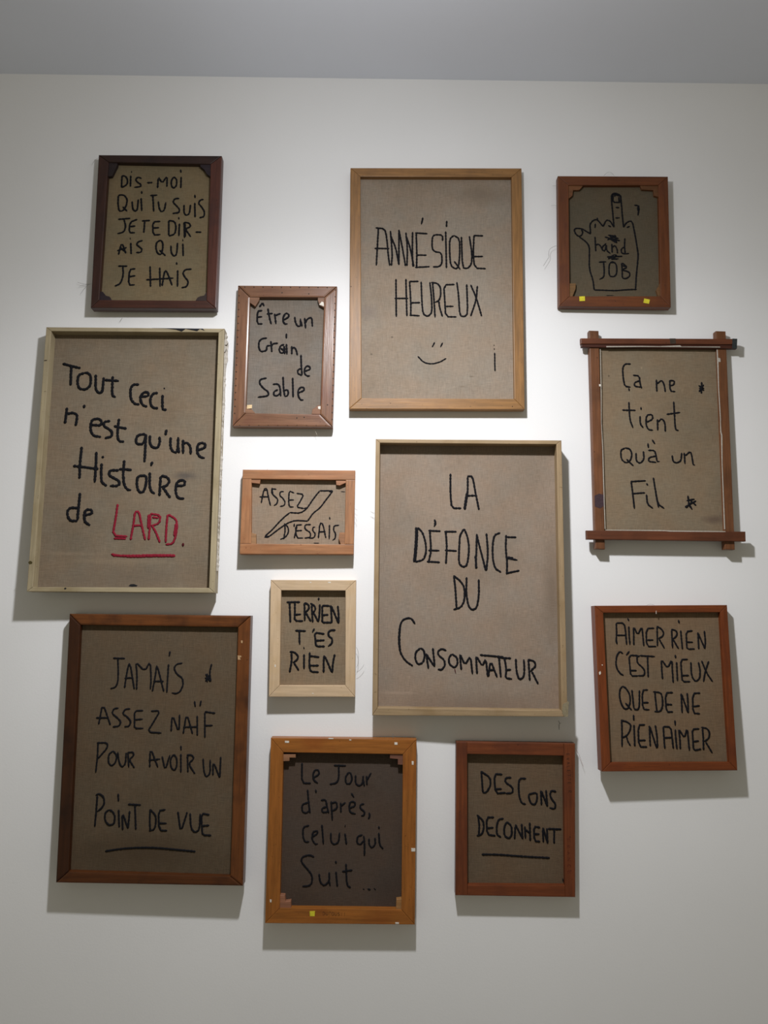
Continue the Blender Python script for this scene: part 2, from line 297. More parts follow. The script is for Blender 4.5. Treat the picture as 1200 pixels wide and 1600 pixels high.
  bits=[('black_paint_patch',None,[(725,75),(990,78),(1000,90),(975,80),(960,92),(900,80),(880,94),(850,84),(800,78),(760,76)],M_BPAINT,.0003),('wood_knot',None,[(82,1292),(92,1288),(102,1294),(100,1303),(88,1306),(80,1300)],flat('knot',(.06,.045,.015)),.0003),('wood_knot',None,[(163,242),(178,241),(177,246),(164,247)],flat('knot',(.06,.045,.03)),.0003),
        ('torn_hole',(130,890,9.23),[(650,240),(680,212),(730,208),(785,228),(770,245),(700,248)],M_BPAINT,.0002),('dark_speck',(20,860,10.9),[(870,650),(890,632),(915,640),(905,662),(880,666)],M_BPAINT,.0002)],
  threads=[(None,"555,45 570,22",.004,.0003,H_)],
  text=[((90,550,5),4.3,M_BLACK,["40,92 100,108 180,128;108,110 102,262","210,165 165,180 155,240 170,290 225,295 260,260 262,190 240,165 210,165","300,178 298,290 320,322 352,318 362,200","432,190 425,340 455,355;370,220 480,228","638,255 590,255 568,290 572,370 600,405 640,410","645,350 710,345 710,318 680,312 645,345 650,390 665,415 700,428","785,320 745,325 722,370 728,415 750,438 785,438","820,335 818,430 825,452 852,450;832,280 834,290",
    "75,435 68,500 58,560;75,485 120,475 155,490 150,540 142,578;212,412 206,440","262,570 340,575 345,540 320,520 270,530 258,570 260,620 280,655 340,665","412,540 365,545 358,575 395,600 425,620 425,660 370,675","480,520 470,600 468,670 485,700 520,700;440,580 540,600","685,640 625,650 610,690 620,720 670,720 690,650;690,640 685,760 678,860","722,650 718,710 740,745 780,750 798,710 795,660;850,605 842,650","882,665 880,740 900,780 930,785 940,740 942,665;940,740 950,790","980,685 980,795;980,720 1010,705 1040,740 1040,800","1090,770 1150,750 1155,720 1125,708 1095,725 1088,780 1110,820 1150,830"]),
   ((90,690,5),4.3,M_BLACK,["190,40 175,180 172,290;305,80 300,200 290,320;122,190 320,215","345,170 340,260 345,320 385,348;355,112 353,130","480,225 410,225 400,260 430,280 485,310 480,345 410,348","522,145 512,250 520,340 545,375 575,380;480,215 580,222","690,265 625,270 618,330 630,390 665,400 685,360 695,300 690,265","720,240 718,340 730,390 760,408;740,155 728,190","805,270 800,340 795,425;808,265 860,280 875,310 850,345 810,355;820,355 880,440","925,345 990,345 995,305 960,300 930,320 920,380 930,425 950,445 990,445","175,400 165,500 155,615;160,520 100,515 75,545 80,590 105,620 155,620","210,575 268,565 270,535 225,530 208,560 210,620 230,640 255,655"]),
   ((90,690,5),3.6,M_RED,["470,488 455,600 430,735 545,742;440,757 535,759","570,770 595,640 605,550 635,545 655,640 685,770;590,658 660,655","725,565 722,660 712,770;725,565 805,575 795,640 735,660;740,592 790,597;735,650 770,710 800,790;712,570 708,680","860,570 850,680 845,790;865,570 925,605 935,650 925,740 900,800 845,805;925,640 912,740","#stitched_underline:418,880 480,892 600,892 720,888 850,888 920,890;430,890 600,900 760,894 920,895"]),
   ((90,690,5),3.4,M_DRED,["#stitched_full_stop:982,792 980,820"])]),
 dict(c=C6, seed=6, cloth_marks=[(600,600,160,90,(1.06,1,.95),.4)], O=[(110,78),(1115,85),(1100,835),(82,832)], I=[(188,162),(1030,170),(1020,745),(185,740)], t=(.022,.0285,.0255), d=0.011, butt='h',
  wood=alb((205,140,95),(238,238,240)), dark=alb((190,110,60),(238,238,240)), cloth=alb((172,156,134),(238,238,240)), gloss=.5,
  label='small wide orange-pine frame reading ASSEZ D\'ESSAIS around a bent outlined stroke',
  keys=[([(185,160),(270,162),(262,205),(190,197)],alb((205,140,100),(238,238,240)),0),([(942,167),(1033,167),(1033,195),(975,220),(945,215)],alb((205,140,100),(238,238,240)),0),
        ([(1023,748),(985,748),(965,690),(975,640),(1023,640)],alb((195,135,95),(238,238,240)),0),([(182,743),(182,640),(228,655),(230,743)],alb((205,150,105),(238,238,240)),0)],
  threads=[(None,"1112,425 1125,440 1136,440;1110,500 1125,525 1126,548;325,88 335,66",.01,.0003,H_)],
  text=[(C6,2.3,M_BLACK,["275,378 300,250 325,245 340,330 358,400;258,322 340,322;300,262 322,262","412,255 370,250 368,290 400,320 425,345 415,385 388,400;372,240 378,300","478,275 445,275 440,310 470,335 490,370 480,400 442,408","570,288 525,268 520,350 525,412 565,412;522,350 568,350","590,290 655,300 625,360 590,415 655,425",
    "#stitched_outline:797,268 740,340 680,430 625,468 530,462;530,462 460,520 370,620 300,680 335,685 410,625 510,555 580,532 690,538;690,538 735,470 800,420 860,340 915,268;915,268 797,268;655,425 690,425;670,415 675,435;305,680 350,672;880,275 912,275",
    "485,560 490,620 475,700;480,560 515,590 520,640 490,685 445,702;570,560 568,590","640,570 580,575 590,690 650,690;585,625 640,622;595,580 570,692","720,570 665,570 665,610 715,640 715,685 660,690","758,590 735,595 735,625 760,650 745,690 700,690","785,692 800,555 825,560 852,690;790,635 850,632","885,570 882,700;885,500 888,525","972,575 925,580 920,620 940,650 935,695 912,710"]),
   (C6,1.4,M_BLACK,["#stray_stitch:970,690 988,738","#stray_stitch:742,735 792,736","#stray_stitch:985,275 1025,278"])]),
 dict(c=C7, seed=7, cloth_marks=[(1010,850,60,330,(.68,.66,.62),.8),(600,1440,520,80,(.66,.62,.6),.6),(200,1375,110,10,(1.35,1.3,1.25),.6),(200,1455,120,16,(1.3,1.28,1.22),.5)], O=[(90,53),(1058,60),(1090,1500),(72,1493)], I=[(112,73),(1032,80),(1058,1468),(100,1453)], t=(.028,.032,.048), d=0.025, B=.029, wrinkle=.0016,  # cloth tinted darker at right edge and bottom, paler in two streaks
  wood=alb((168,142,105),(222,218,214)), dark=alb((135,105,60),(222,218,214)), cloth=alb((148,131,112),(222,218,214)), gloss=.6, grain=.6,
  label='largest pale thin-framed embroidery reading LA DÉFONCE DU CONSOMMATEUR',
  bits=[('cloth_tag',(840,1060,13.33),[(520,560),(540,530),(640,480),(655,500),(640,640),(635,800),(560,800),(515,720)],flat('rag_end', (.23, .19, .12)),.001)],
  threads=[(None,"320,55 328,42;70,432 82,440 88,436;62,430 84,446",.01,.0003,H_),((840,1060,13.33),"450,1070 445,980 460,930 430,880;460,940 490,930",.012,.0006,M_TACK)],
  text=[((630,730,6),3.1,M_BLACK,["443,60 442,250 455,385 545,385","578,400 605,240 605,90;600,85 650,85 670,200 710,400;600,268 685,265;572,395 595,240","120,562 118,700 100,890;132,566 130,700 112,885;135,565 180,610 210,700 215,800 190,870 110,888","235,595 350,600;250,600 262,780 240,885;235,780 340,782;220,885 345,892;290,490 305,520 290,558;295,515 300,540","385,605 500,605;398,605 410,760 400,905;390,780 502,785","570,578 530,640 525,750 520,900 560,938 600,920 620,760 600,640 570,578","690,625 685,800 680,950;690,640 730,800 775,970;780,620 795,800 780,970;675,830 688,950","910,615 855,635 838,720 838,850 860,950 918,985","965,635 960,760 975,900 970,1005;970,655 1060,658;965,850 1070,872;975,845 1030,850;965,995 1090,968",
    "475,1020 490,1150 500,1320;470,1015 540,1070 575,1130 575,1250 540,1315 470,1335","595,1030 590,1180 610,1300 645,1340 690,1320 710,1200 708,1050"]),
   ((610,950,4.8),3.1,M_BLACK,["185,120 160,80 130,75 90,90 70,140 62,240 72,330 110,395 168,435;75,120 66,240 74,320","225,300 190,330 185,380 205,425 245,410 258,360 250,315 225,300","268,340 285,455;268,345 330,440;318,300 332,440","420,320 385,305 355,325 360,355 405,390 410,430 385,465 355,460","460,345 438,375 440,420 480,450 505,420 500,370 460,345","532,465 525,400 520,340 560,430 600,355 615,495","650,495 645,420 642,355 690,440 715,375 730,515","735,515 750,390 800,520;740,465 780,465","670,352 850,368;815,375 828,520;800,370 905,378","855,375 870,460 862,525 912,532;865,465 905,462","940,380 945,480 965,538 1000,520 1005,450 1000,385","1035,385 1045,545;1030,385 1080,400 1090,435 1050,475;1060,475 1108,572"]),
   ((610,950,4.8),1.3,M_DRED,["#stray_stitch:482,455 490,492"])]),
 dict(c=C8, seed=8, cloth_marks=[(900,1245,90,35,(.55,.5,.55),.8),(245,350,8,8,(.3,.3,.3),.8),(450,300,8,10,(1.7,1.7,1.6),.6)], O=[(155,142),(948,148),(1000,1352),(190,1347)], I=[(192,172),(916,172),(970,1322),(222,1318)], t=(.023,.029,.029), d=.012, B=.02,
  cloth_quad=[(188,160),(925,160),(978,1330),(218,1325)],
  wood=(.3,.2,.1), dark=(.1,.06,.03), cloth=alb((124,112,92),(205,203,200)), gloss=.5, wm=cross_mat,
  label='red-brown frame of four crossing laths with overshooting ends, cloth reading Ça ne tient',
  bars=[([(122,65),(182,67),(222,1433),(162,1430)],.006,.014,'v',None),([(915,68),(976,70),(1034,1436),(971,1434)],.006,.014,'v',None),
        ([(70,113),(1047,117),(1045,152),(71,149)],0,.0085,'h',None),([(72,149),(1045,152),(1045,180),(73,170)],.0025,.0065,'d','dark lower moulding of the top lath'),([(105,1315),(1100,1322),(1102,1384),(107,1371)],0,.0085,'h',None)],
  bits=[('white_paint_edge',None,[(190,182),(194,182),(199,420),(200,640),(209,800),(214,980),(224,1306),(220,1306),(209,980),(205,800),(197,640),(195,420)],M_PAINTW,-.0055),('white_paint_edge',None,[(919,185),(926,185),(929,235),(943,240),(944,262),(931,262),(934,420),(946,620),(945,640),(949,700),(955,720),(956,900),(973,1308),(966,1308),(951,900),(947,720),(942,700),(941,620),(929,430)],M_PAINTW,-.0055),
        ('white_paint_edge',None,[(230,163),(450,162),(560,164),(690,158),(700,166),(940,166),(942,172),(690,169),(450,168),(230,170)],M_PAINTW,-.001),('white_paint_edge',None,[(225,1311),(560,1313),(640,1316),(975,1320),(975,1325),(800,1327),(700,1330),(600,1320),(225,1315)],M_PAINTW,-.0001),
        ('grey_painted_end',None,[(1018,116),(1048,117),(1046,178),(1016,178)],M_GREY,.0003),('dark_stain',None,[(625,115),(662,115),(665,148),(630,148)],flat('stain',(.05,.035,.025)),.0002),('dark_stain',None,[(156,1098),(185,1085),(214,1092),(216,1160),(190,1178),(158,1165)],flat('stain2',(.05,.03,.035)),-.0057),('paint_fleck',None,fleck(190,408,12,14),M_STAPLE,-.0052)],
  text=[(C8,2.7,M_BLACK,["382,275 345,275 330,300 335,370 345,415 380,420;370,425 372,445","395,345 435,350 440,400 450,428;440,380 405,390 405,415 445,420","542,372 545,448;545,400 575,375 590,400 598,450","625,375 628,445 660,448;625,378 655,380 652,405 628,412","#stitched_star:805,410 840,430;825,388 822,460;808,450 838,405;808,425 840,440","370,512 375,620 395,675;328,563 412,565","440,600 440,650 460,675;445,545 447,562","480,640 520,620 515,590 480,595 475,650 490,685 520,690","548,620 550,690;550,640 575,615 595,640 598,698","650,510 655,600 660,685 680,692;605,590 690,578",
    "345,800 318,815 322,870 350,895 380,880 390,835 375,805 345,800;355,870 398,912","415,830 415,880 440,898 465,870 460,820;488,770 492,800","490,815 530,815 540,850 545,885 562,885;540,850 495,860 492,885 540,890;515,748 532,775","640,845 645,885 670,895 695,880 700,830","715,830 720,900;720,850 755,820 765,860 770,905 782,908","385,1010 405,1180;380,1010 475,1005;395,1085 470,1080","480,1090 485,1150 520,1178;480,1020 488,1035","522,985 535,1060 550,1150 590,1178;535,1060 555,1172","#stitched_star:738,1098 745,1150 765,1185;720,1170 790,1130;745,1120 790,1160;730,1130 780,1120;725,1175 760,1140;740,1140 750,1170"])]),
 dict(c=C9, seed=9, O=[(153,107),(1043,110),(1032,1327),(133,1325)], I=[(262,215),(932,218),(930,1207),(245,1207)], t=(.02,.0255,.0235), d=0.012,
  wood=alb((190,160,128),(232,230,228)), dark=alb((178,140,90),(232,230,228)), cloth=alb((138,122,100),(232,230,228)), gloss=.6, grain=.5, stain=.4,
  label='small pale bare-wood frame with mitred corners reading TERRIEN T\'ES RIEN',
  bits=[('staple',None,fleck(568,133,18,10),M_STAPLE,.0003),('staple',None,fleck(765,133,30,12),M_STAPLE,.0003),('staple',None,fleck(200,1003,14,26),M_STAPLE,.0003),('staple',None,fleck(592,1290,18,9),M_STAPLE,.0003)],
  threads=[((540,990,20),"330,420 385,520 405,680 395,860 375,990 340,1060;330,1210 400,1180 470,1120 540,1040 580,960",.01,.00035,H_)],
  text=[(C9,3.1,M_BLACK,["318,340 460,338;350,342 358,550","405,345 405,440 402,535 492,535;405,470 470,465","505,345 508,535;505,345 548,365 552,410 515,445;520,450 572,542","580,370 590,550;565,350 615,380 620,420 592,450;600,450 650,545","665,360 662,460 650,545;655,292 652,320","690,375 690,550;690,375 770,378;690,475 755,470;690,550 790,552","780,370 790,555;785,380 860,560;852,375 860,460 862,560","408,635 520,640;450,625 455,780","715,670 610,655 620,740 625,800 718,800;620,740 715,735;608,612 590,655","830,630 775,632 750,660 760,695 795,720 790,770 752,800","370,870 372,960 350,1070;350,855 400,860 440,900 430,940 385,970;395,970 445,1050","500,880 500,1035;497,805 500,825","560,860 555,1000 570,1065 655,1068;560,900 660,912;545,1000 655,1000","705,1075 705,970 708,880 790,1070;820,880 800,980 795,1075"])]),
 dict(c=C10, seed=10, barcol={3:(.32,.30,.36),2:(.62,.6,.62)}, cloth_marks=[(500,1280,420,110,(.6,.55,.5),.6)], O=[(125,62),(1050,72),(1010,1452),(55,1435)], I=[(182,119),(985,131),(945,1400),(122,1375)], t=(.026,.034,.0375), d=0.0095,  # left and bottom bars toned darker; cloth tinted darker towards the bottom
  wood=alb((118,68,34),(178,174,170)), dark=alb((48,26,22),(178,174,170)), cloth=alb((92,80,64),(178,174,170)), gloss=.35, stain=.8, bev=.003,
  label='large dark-stained frame reading JAMAIS ASSEZ NAÏF, bottom left of the wall',
  bits=[('paint_fleck',None,fleck(1005,205,9,14),flat('tan_fleck',(.4,.25,.13)),.0003),('paint_fleck',None,[(983,275),(1002,276),(1003,283),(994,286),(1000,296),(985,297)],flat('tan_fleck2',(.4,.25,.13)),.0003)],
  text=[((135,1010,5.4545),2.6,M_BLACK,["228,100 330,103;268,103 272,220 268,310 245,350 205,360","325,355 345,220 370,125 408,365;325,270 400,268","428,370 432,240 420,130 498,212 545,125 552,290 545,365","562,385 590,240 600,145 660,385;570,298 660,298","700,150 685,395;712,40 706,85","820,142 770,150 745,185 770,235 820,270 825,330 800,385 765,403 728,395","#stitched_star:1068,148 1050,220 1060,300;1015,235 1055,300;1015,300 1050,240;1030,230 1030,305;1010,270 1060,265",
    "105,665 140,480 205,670;82,608 190,608","275,525 235,530 218,570 255,600 295,640 280,680 225,685","375,532 330,535 308,575 350,600 380,640 365,680 325,685","485,548 410,548 410,640 410,698 485,698;412,625 480,620","550,552 630,548 575,640 520,730 640,738","722,725 732,575 790,740 795,580","825,745 855,565 905,745;825,688 945,685","945,590 945,760;922,465 928,515;978,460 968,510","1010,560 1010,778;1010,555 1100,570;1012,675 1078,672",
    "100,820 95,950 80,1075;90,822 180,820 180,865 100,955","230,890 190,920 188,990 215,1020 250,990 262,930 230,890","268,900 280,990 305,1030 335,1000 340,905","355,900 362,1030;350,905 400,900 405,930 365,965 410,1035","540,1030 545,860 610,1030;530,970 630,960","645,935 672,1058 712,925","745,920 715,960 720,1030 750,1060 772,1020 770,950 745,920","805,915 805,1075;805,845 808,885","862,930 865,1072;855,925 900,925 918,955 870,1000 925,1085","995,955 1000,1060 1020,1115 1055,1085 1055,965","1078,1100 1080,975 1135,1118;1145,940 1138,1115"]),
   ((135,1220,5.4545),2.8,M_BLACK,["95,125 85,260 72,390;80,122 110,108 150,135 155,190 130,235 95,260","195,245 158,275 160,340 190,378 235,370 245,310 230,265 195,245","275,245 280,395;272,108 275,175","310,420 305,260 355,405;370,255 355,405","355,200 465,205;415,205 422,415","545,240 540,330 545,420;540,242 590,290 595,350 580,415 535,425","675,245 615,255 620,420 690,425;618,360 685,362","780,262 805,442 860,265","885,275 890,400 925,442 965,415 970,280","1050,290 980,275 985,400 990,462 1065,465;985,385 1048,378","#stitched_underline:160,600 300,578 450,568 600,570 760,585 930,602"])]),
 dict(c=C11, seed=11, cloth_marks=[(900,1100,130,150,(.72,.72,.75),.6)], O=[(103,58),(1115,68),(1103,1355),(62,1345)], I=[(190,158),(1020,172),(1010,1250),(165,1240)], t=(.024,.029,.0285), d=0.014,
  wood=alb((170,98,38),(196,194,190)), dark=alb((150,70,22),(196,194,190)), cloth=alb((88,77,64),(196,194,190)), gloss=.4,
  label='orange-brown frame reading Le Jour d\'après, Celui qui Suit, bottom centre',
  keys=[([(187,172),(275,172),(275,195),(232,195),(232,218),(187,220)],alb((165,110,75),(196,194,190)),0),([(930,170),(1023,172),(1023,245),(985,243),(985,205),(930,200)],alb((130,80,60),(196,194,190)),0),
        ([(1013,1253),(972,1252),(975,1180),(1014,1175)],alb((170,115,65),(196,194,190)),0),([(162,1243),(244,1243),(242,1190),(205,1195),(200,1152),(164,1150)],alb((165,105,75),(196,194,190)),0)],
  bits=[('yellow_sticker',None,[(372,1262),(410,1260),(407,1296),(374,1296)],M_YEL,.0004)]+[('staple',None,fleck(*f),M_STAPLE,.0004) for f in ((215,85,30,14),(972,97,22,18),(1088,232,14,26),(1092,835,28,24),(980,1344,26,12),(102,1190,12,20),(520,62,34,8),(655,72,16,7))],
  stamps=[("DUTOUSII",465,1289,20.5,.8,24,M_INK)],
  threads=[(None,"950,62 950,25",.02,.0005,H_)],
  text=[(C11,2.7,M_BLACK,["320,230 318,370 382,372","395,335 440,310 435,280 410,278 395,310 400,350 430,372","540,248 625,250;575,250 575,340 560,370 512,378","645,295 620,330 625,375 655,375 668,340 660,305 645,295","692,315 690,370 715,392 740,375 745,320;745,350 752,392","768,320 770,385;770,350 800,300","358,415 365,500 375,580;362,505 320,520 320,570 350,580 372,560;415,415 418,440","450,490 485,485 492,530 505,580;490,535 458,545 460,575 500,570","522,495 530,630;525,510 560,500 565,545 530,565","588,505 590,575;590,530 622,505","645,545 690,530 685,500 655,500 645,540 655,575 692,585;662,440 680,470","752,515 725,520 722,545 755,570 750,595 730,598","#stitched_comma:785,575 790,600 780,620",
    "370,665 328,675 325,740 340,780 370,778","388,745 430,720 425,700 395,710 388,760 410,795 430,792","458,660 468,795","520,715 520,780 545,798 575,780 580,715","618,720 628,798;620,660 618,675","740,730 705,740 700,785 725,800 748,770;748,735 755,800 752,875","785,755 785,800 805,822 830,795 825,750","852,715 858,800 882,828;852,670 855,690","405,885 370,868 318,885 315,920 350,960 390,1010 390,1060 370,1085 322,1088","438,1000 445,1060 475,1085 510,1050 508,990;508,1050 515,1085","555,985 565,1090;553,910 556,930","625,930 630,1080 658,1098;598,985 670,975","#stitched_ellipsis:742,1105 752,1110;775,1105 795,1112;820,1100 830,1112"])]),
 dict(c=C12, seed=12, O=[(115,97),(1043,110),(1045,1310),(108,1295)], I=[(200,190),(955,205),(965,1220),(203,1215)], t=(.02,.0232,.0235), d=0.0125, butt='v',
  wood=alb((132,66,32),(188,185,180)), dark=alb((80,38,28),(188,185,180)), cloth=alb((98,86,68),(188,185,180)), gloss=.45,
  label='small reddish frame with stamped letters on its right bar, cloth reading DES CONS DECONNENT',
  stamps=[("EVALETTE R",975,190,1.5,32,24,M_INK,.5),("FRANCE",975,855,2,50,24,M_FAINT,.42)],
  threads=[(None,"1040,140 1060,170 1080,210 1092,250 1108,292",.008,.0003,flat('reddish_fibre',(.35,.17,.12)))],
  text=[(C12,2.9,M_BLACK,["310,325 322,490;305,325 380,375 382,440 350,490 320,492","475,350 410,345 420,500 500,492;418,465 470,462","545,375 500,375 495,410 555,450 555,495 500,498","660,382 610,380 600,430 605,520 625,575 658,582","680,505 745,490 745,550 730,585 700,580 682,540 680,505","775,475 780,590;780,480 825,600;815,470 825,600","895,485 855,475 845,510 860,545 890,580 885,620 842,610",
    "285,670 295,750 290,830;275,665 325,710 330,770 315,815 275,830","410,685 350,685 355,820 420,828;355,770 405,765","485,695 445,700 430,750 430,820 465,840","510,720 488,760 490,830 525,852 550,820 545,750 510,720","575,755 570,855;575,740 635,855;625,735 632,855","650,755 655,850;655,780 690,810;688,725 692,870","770,765 720,755 725,870 770,875;722,815 765,815","790,780 795,880;790,765 830,890;822,770 828,885","830,775 935,778;880,780 878,890","#stitched_underline:312,975 430,975 560,985 700,995 845,1002"]),
    (C12,2,M_BLACK,["#stray_stitch:570,1196 573,1210","#stray_stitch:800,1203 803,1212","#stray_stitch:945,1162 950,1180 955,1196"])]),
 dict(c=C13, seed=13, O=[(85,73),(1005,68),(1077,1217),(135,1225)], I=[(145,122),(957,118),(1022,1160),(195,1163)], t=(.026,.039,.0345), d=0.0095,
  wood=alb((138,70,34),(192,188,184)), dark=alb((105,48,32),(192,188,184)), cloth=alb((112,98,80),(192,188,184)), gloss=.45,
  label='chestnut-brown frame leaning slightly right, cloth reading AIMER RIEN C\'EST MIEUX',
  bits=[('paint_fleck',None,[(115,535),(125,527),(130,540),(124,552),(117,552)],M_STAPLE,.0003),('paint_fleck',None,fleck(138,485,8,8),M_STAPLE,.0003),('paint_fleck',None,[(510,108),(515,108),(516,130),(510,130)],flat('drip',(.4,.33,.28)),.0003)],
  threads=[(None,"445,72 460,62 490,64 500,70;118,770 108,790 112,825",.012,.0003,H_)],
  text=[((950,955,7.059),2.6,M_BLACK,["90,130 95,250 88,320 100,365;90,130 180,130 195,250 205,370;95,265 195,265","228,165 232,270 242,370;215,75 230,110","285,375 283,250 280,165 328,265 372,165 385,280 395,385","510,188 420,190 425,390 530,388;430,318 500,318","540,170 545,385;535,165 590,195 615,240 600,280 555,300;560,300 622,410","700,205 705,300 712,408;695,200 750,215 762,250 745,285 710,310;715,310 778,415","800,210 820,420;775,95 785,135","932,215 860,225 865,340 870,420 955,415;868,340 935,342","990,232 1000,420;990,240 1068,415;1060,215 1072,330 1068,415",
    "165,470 130,440 95,490 85,580 100,640 135,690 170,708","330,490 230,485 240,600 250,715 330,712;245,655 315,655;235,440 200,485","350,492 318,500 322,570 380,620 405,660 398,710 330,712","350,490 515,500;435,500 442,730","600,750 590,620 588,530 655,630 705,530 708,650 718,790","755,560 765,770;740,480 745,520","880,530 800,535 810,680 818,778 905,775;810,710 890,708","912,560 920,720 965,778 1010,740 1015,650 995,560","1030,545 1085,680 1150,775;1110,550 1070,660 1052,778"]),
   ((950,1060,7.059),2.7,M_BLACK,["160,85 130,120 125,200 145,280 180,340 225,330 245,260 240,180 200,110 160,85;190,270 260,350","262,125 275,250 285,340 330,345 345,300 345,130","440,125 375,130 380,340 455,345;382,268 445,265","515,150 525,260 538,365;495,148 580,155 600,220 600,310 575,365 510,365","715,155 630,160 640,370 715,368;635,285 705,290","805,165 815,380;810,175 880,380;870,160 880,270 882,380","1015,160 930,165 935,385 1012,388;935,310 1010,300",
    "150,465 155,600 155,755;140,460 210,480 250,510 245,570 210,630 155,655;205,640 215,690 248,745","285,510 290,620 295,750;280,400 285,465","408,510 330,515 340,755 430,755;338,685 415,680","465,750 455,520;460,530 535,770;520,515 540,640 545,765","608,530 615,650 625,775;608,530 690,535 705,650 718,775;620,655 705,650","740,560 745,660 758,780;735,460 740,520","795,780 790,650 775,550 840,660 870,545 885,680 895,795","1005,555 925,560 935,680 940,795 1025,778;940,695 1000,688","1040,550 1050,680 1052,790;1025,540 1090,550 1120,600 1110,660 1060,695;1075,700 1148,822"])]),
]
# ------------------------------------------------------------------ pictures
class Plane:
    """front plane of a picture: t (distance off the wall) at three corners"""
    def __init__(s, quad, ttl, tbl, tbr):
        a = wallpt(*quad[0], ttl); b = wallpt(*quad[3], tbl); c = wallpt(*quad[2], tbr)
        s.n = (b-a).cross(c-b).normalized()
        if s.n.y < 0: s.n = -s.n
        s.p = b
    def at(s, px, py, back=0.): return hit(px, py, s.p+s.n*back, s.n)
def P_(c, pts): return [(c[0]+x/c[2], c[1]+y/c[2]) for x, y in pts]
def parse(s):
    return [[tuple(float(v) for v in q.split(',')) for q in st.split()] for st in s.split(';') if st.strip()]
GL = {'A': "0,0 .5,1 1,0;.2,.4 .8,.4", 'C': "1,.85 .6,1 .2,.9 0,.5 .2,.1 .6,0 1,.15", 'D': "0,0 0,1 .6,.95 1,.5 .6,.05 0,0", 'E': "1,1 0,1 0,0 1,0;0,.5 .8,.5",
      'F': "1,1 0,1 0,0;0,.5 .8,.5", 'I': ".5,0 .5,1", 'L': "0,1 0,0 1,0", 'N': "0,0 0,1 1,0 1,1", 'O': ".5,1 0,.8 0,.2 .5,0 1,.2 1,.8 .5,1", 'R': "0,0 0,1 .8,1 .9,.7 0,.5 1,0",
      'S': "1,.9 .4,1 0,.75 1,.3 .6,0 0,.1", 'T': "0,1 1,1;.5,1 .5,0", 'U': "0,1 0,.2 .5,0 1,.2 1,1", 'V': "0,1 .5,0 1,1"}
def stamp(pic, pl, c, word, x, y, dx, dy, h, mat, wk=.62):
    """printed letters on a bar: thin raised ink; (dx,dy) is the writing direction in crop pixels per letter"""
    bm = bmesh.new(); L = math.hypot(dx, dy); ux, uy = dx/L, dy/L; vx, vy = uy, -ux
    for i, ch in enumerate(word):
        if ch == ' ': continue
        for st in parse(GL[ch]):
            pts = []
            for gx, gy in st:
                X = x+dx*i+ux*gx*L*wk+vx*gy*h; Y = y+dy*i+uy*gx*L*wk+vy*gy*h
                q = P_(c, [(X, Y)])[0]; pts.append(pl.at(*q, -.0001))
            tube_into(bm, pts, .00042, pl.n, .3, i, 4, .003, .1)
    link('stamp_lettering', bm, mat, pic)
def cloth_off(a, b, seed, amp):
    return amp*(noise.noise(V((a*6+seed*3, b*6, seed)))*.7+.3*noise.noise(V((a*17, b*17+seed, seed*2))))
# measured tone of each picture's wood and cloth relative to the first estimate
TONE = {1: ((0.48, 0.55, 0.56), (0.7, 0.68, 0.65)), 2: ((0.43, 0.45, 0.47), (0.63, 0.62, 0.7)), 3: ((0.62, 0.64, 0.7), (0.98, 0.98, 1.05)), 4: ((0.40, 0.37, 0.28), (0.56, 0.56, 0.52)), 5: ((0.56, 0.545, 0.53), (0.71, 0.72, 0.77)), 6: ((0.54, 0.56, 0.56), (0.67, 0.62, 0.65)), 7: ((0.70, 0.67, 0.68), (0.8, 0.77, 0.81)), 8: ((0.4, 0.37, 0.33), (0.8, 0.73, 0.72)), 9: ((1.01, 1.04, 1.05), (0.85, 0.8, 0.8)), 10: ((0.38, 0.35, 0.29), (0.58, 0.52, 0.5)), 11: ((0.47, 0.52, 0.54), (0.54, 0.49, 0.53)), 12: ((0.38, 0.39, 0.41), (0.67, 0.58, 0.57)), 13: ((0.4, 0.36, 0.27), (0.72, 0.62, 0.57)), }
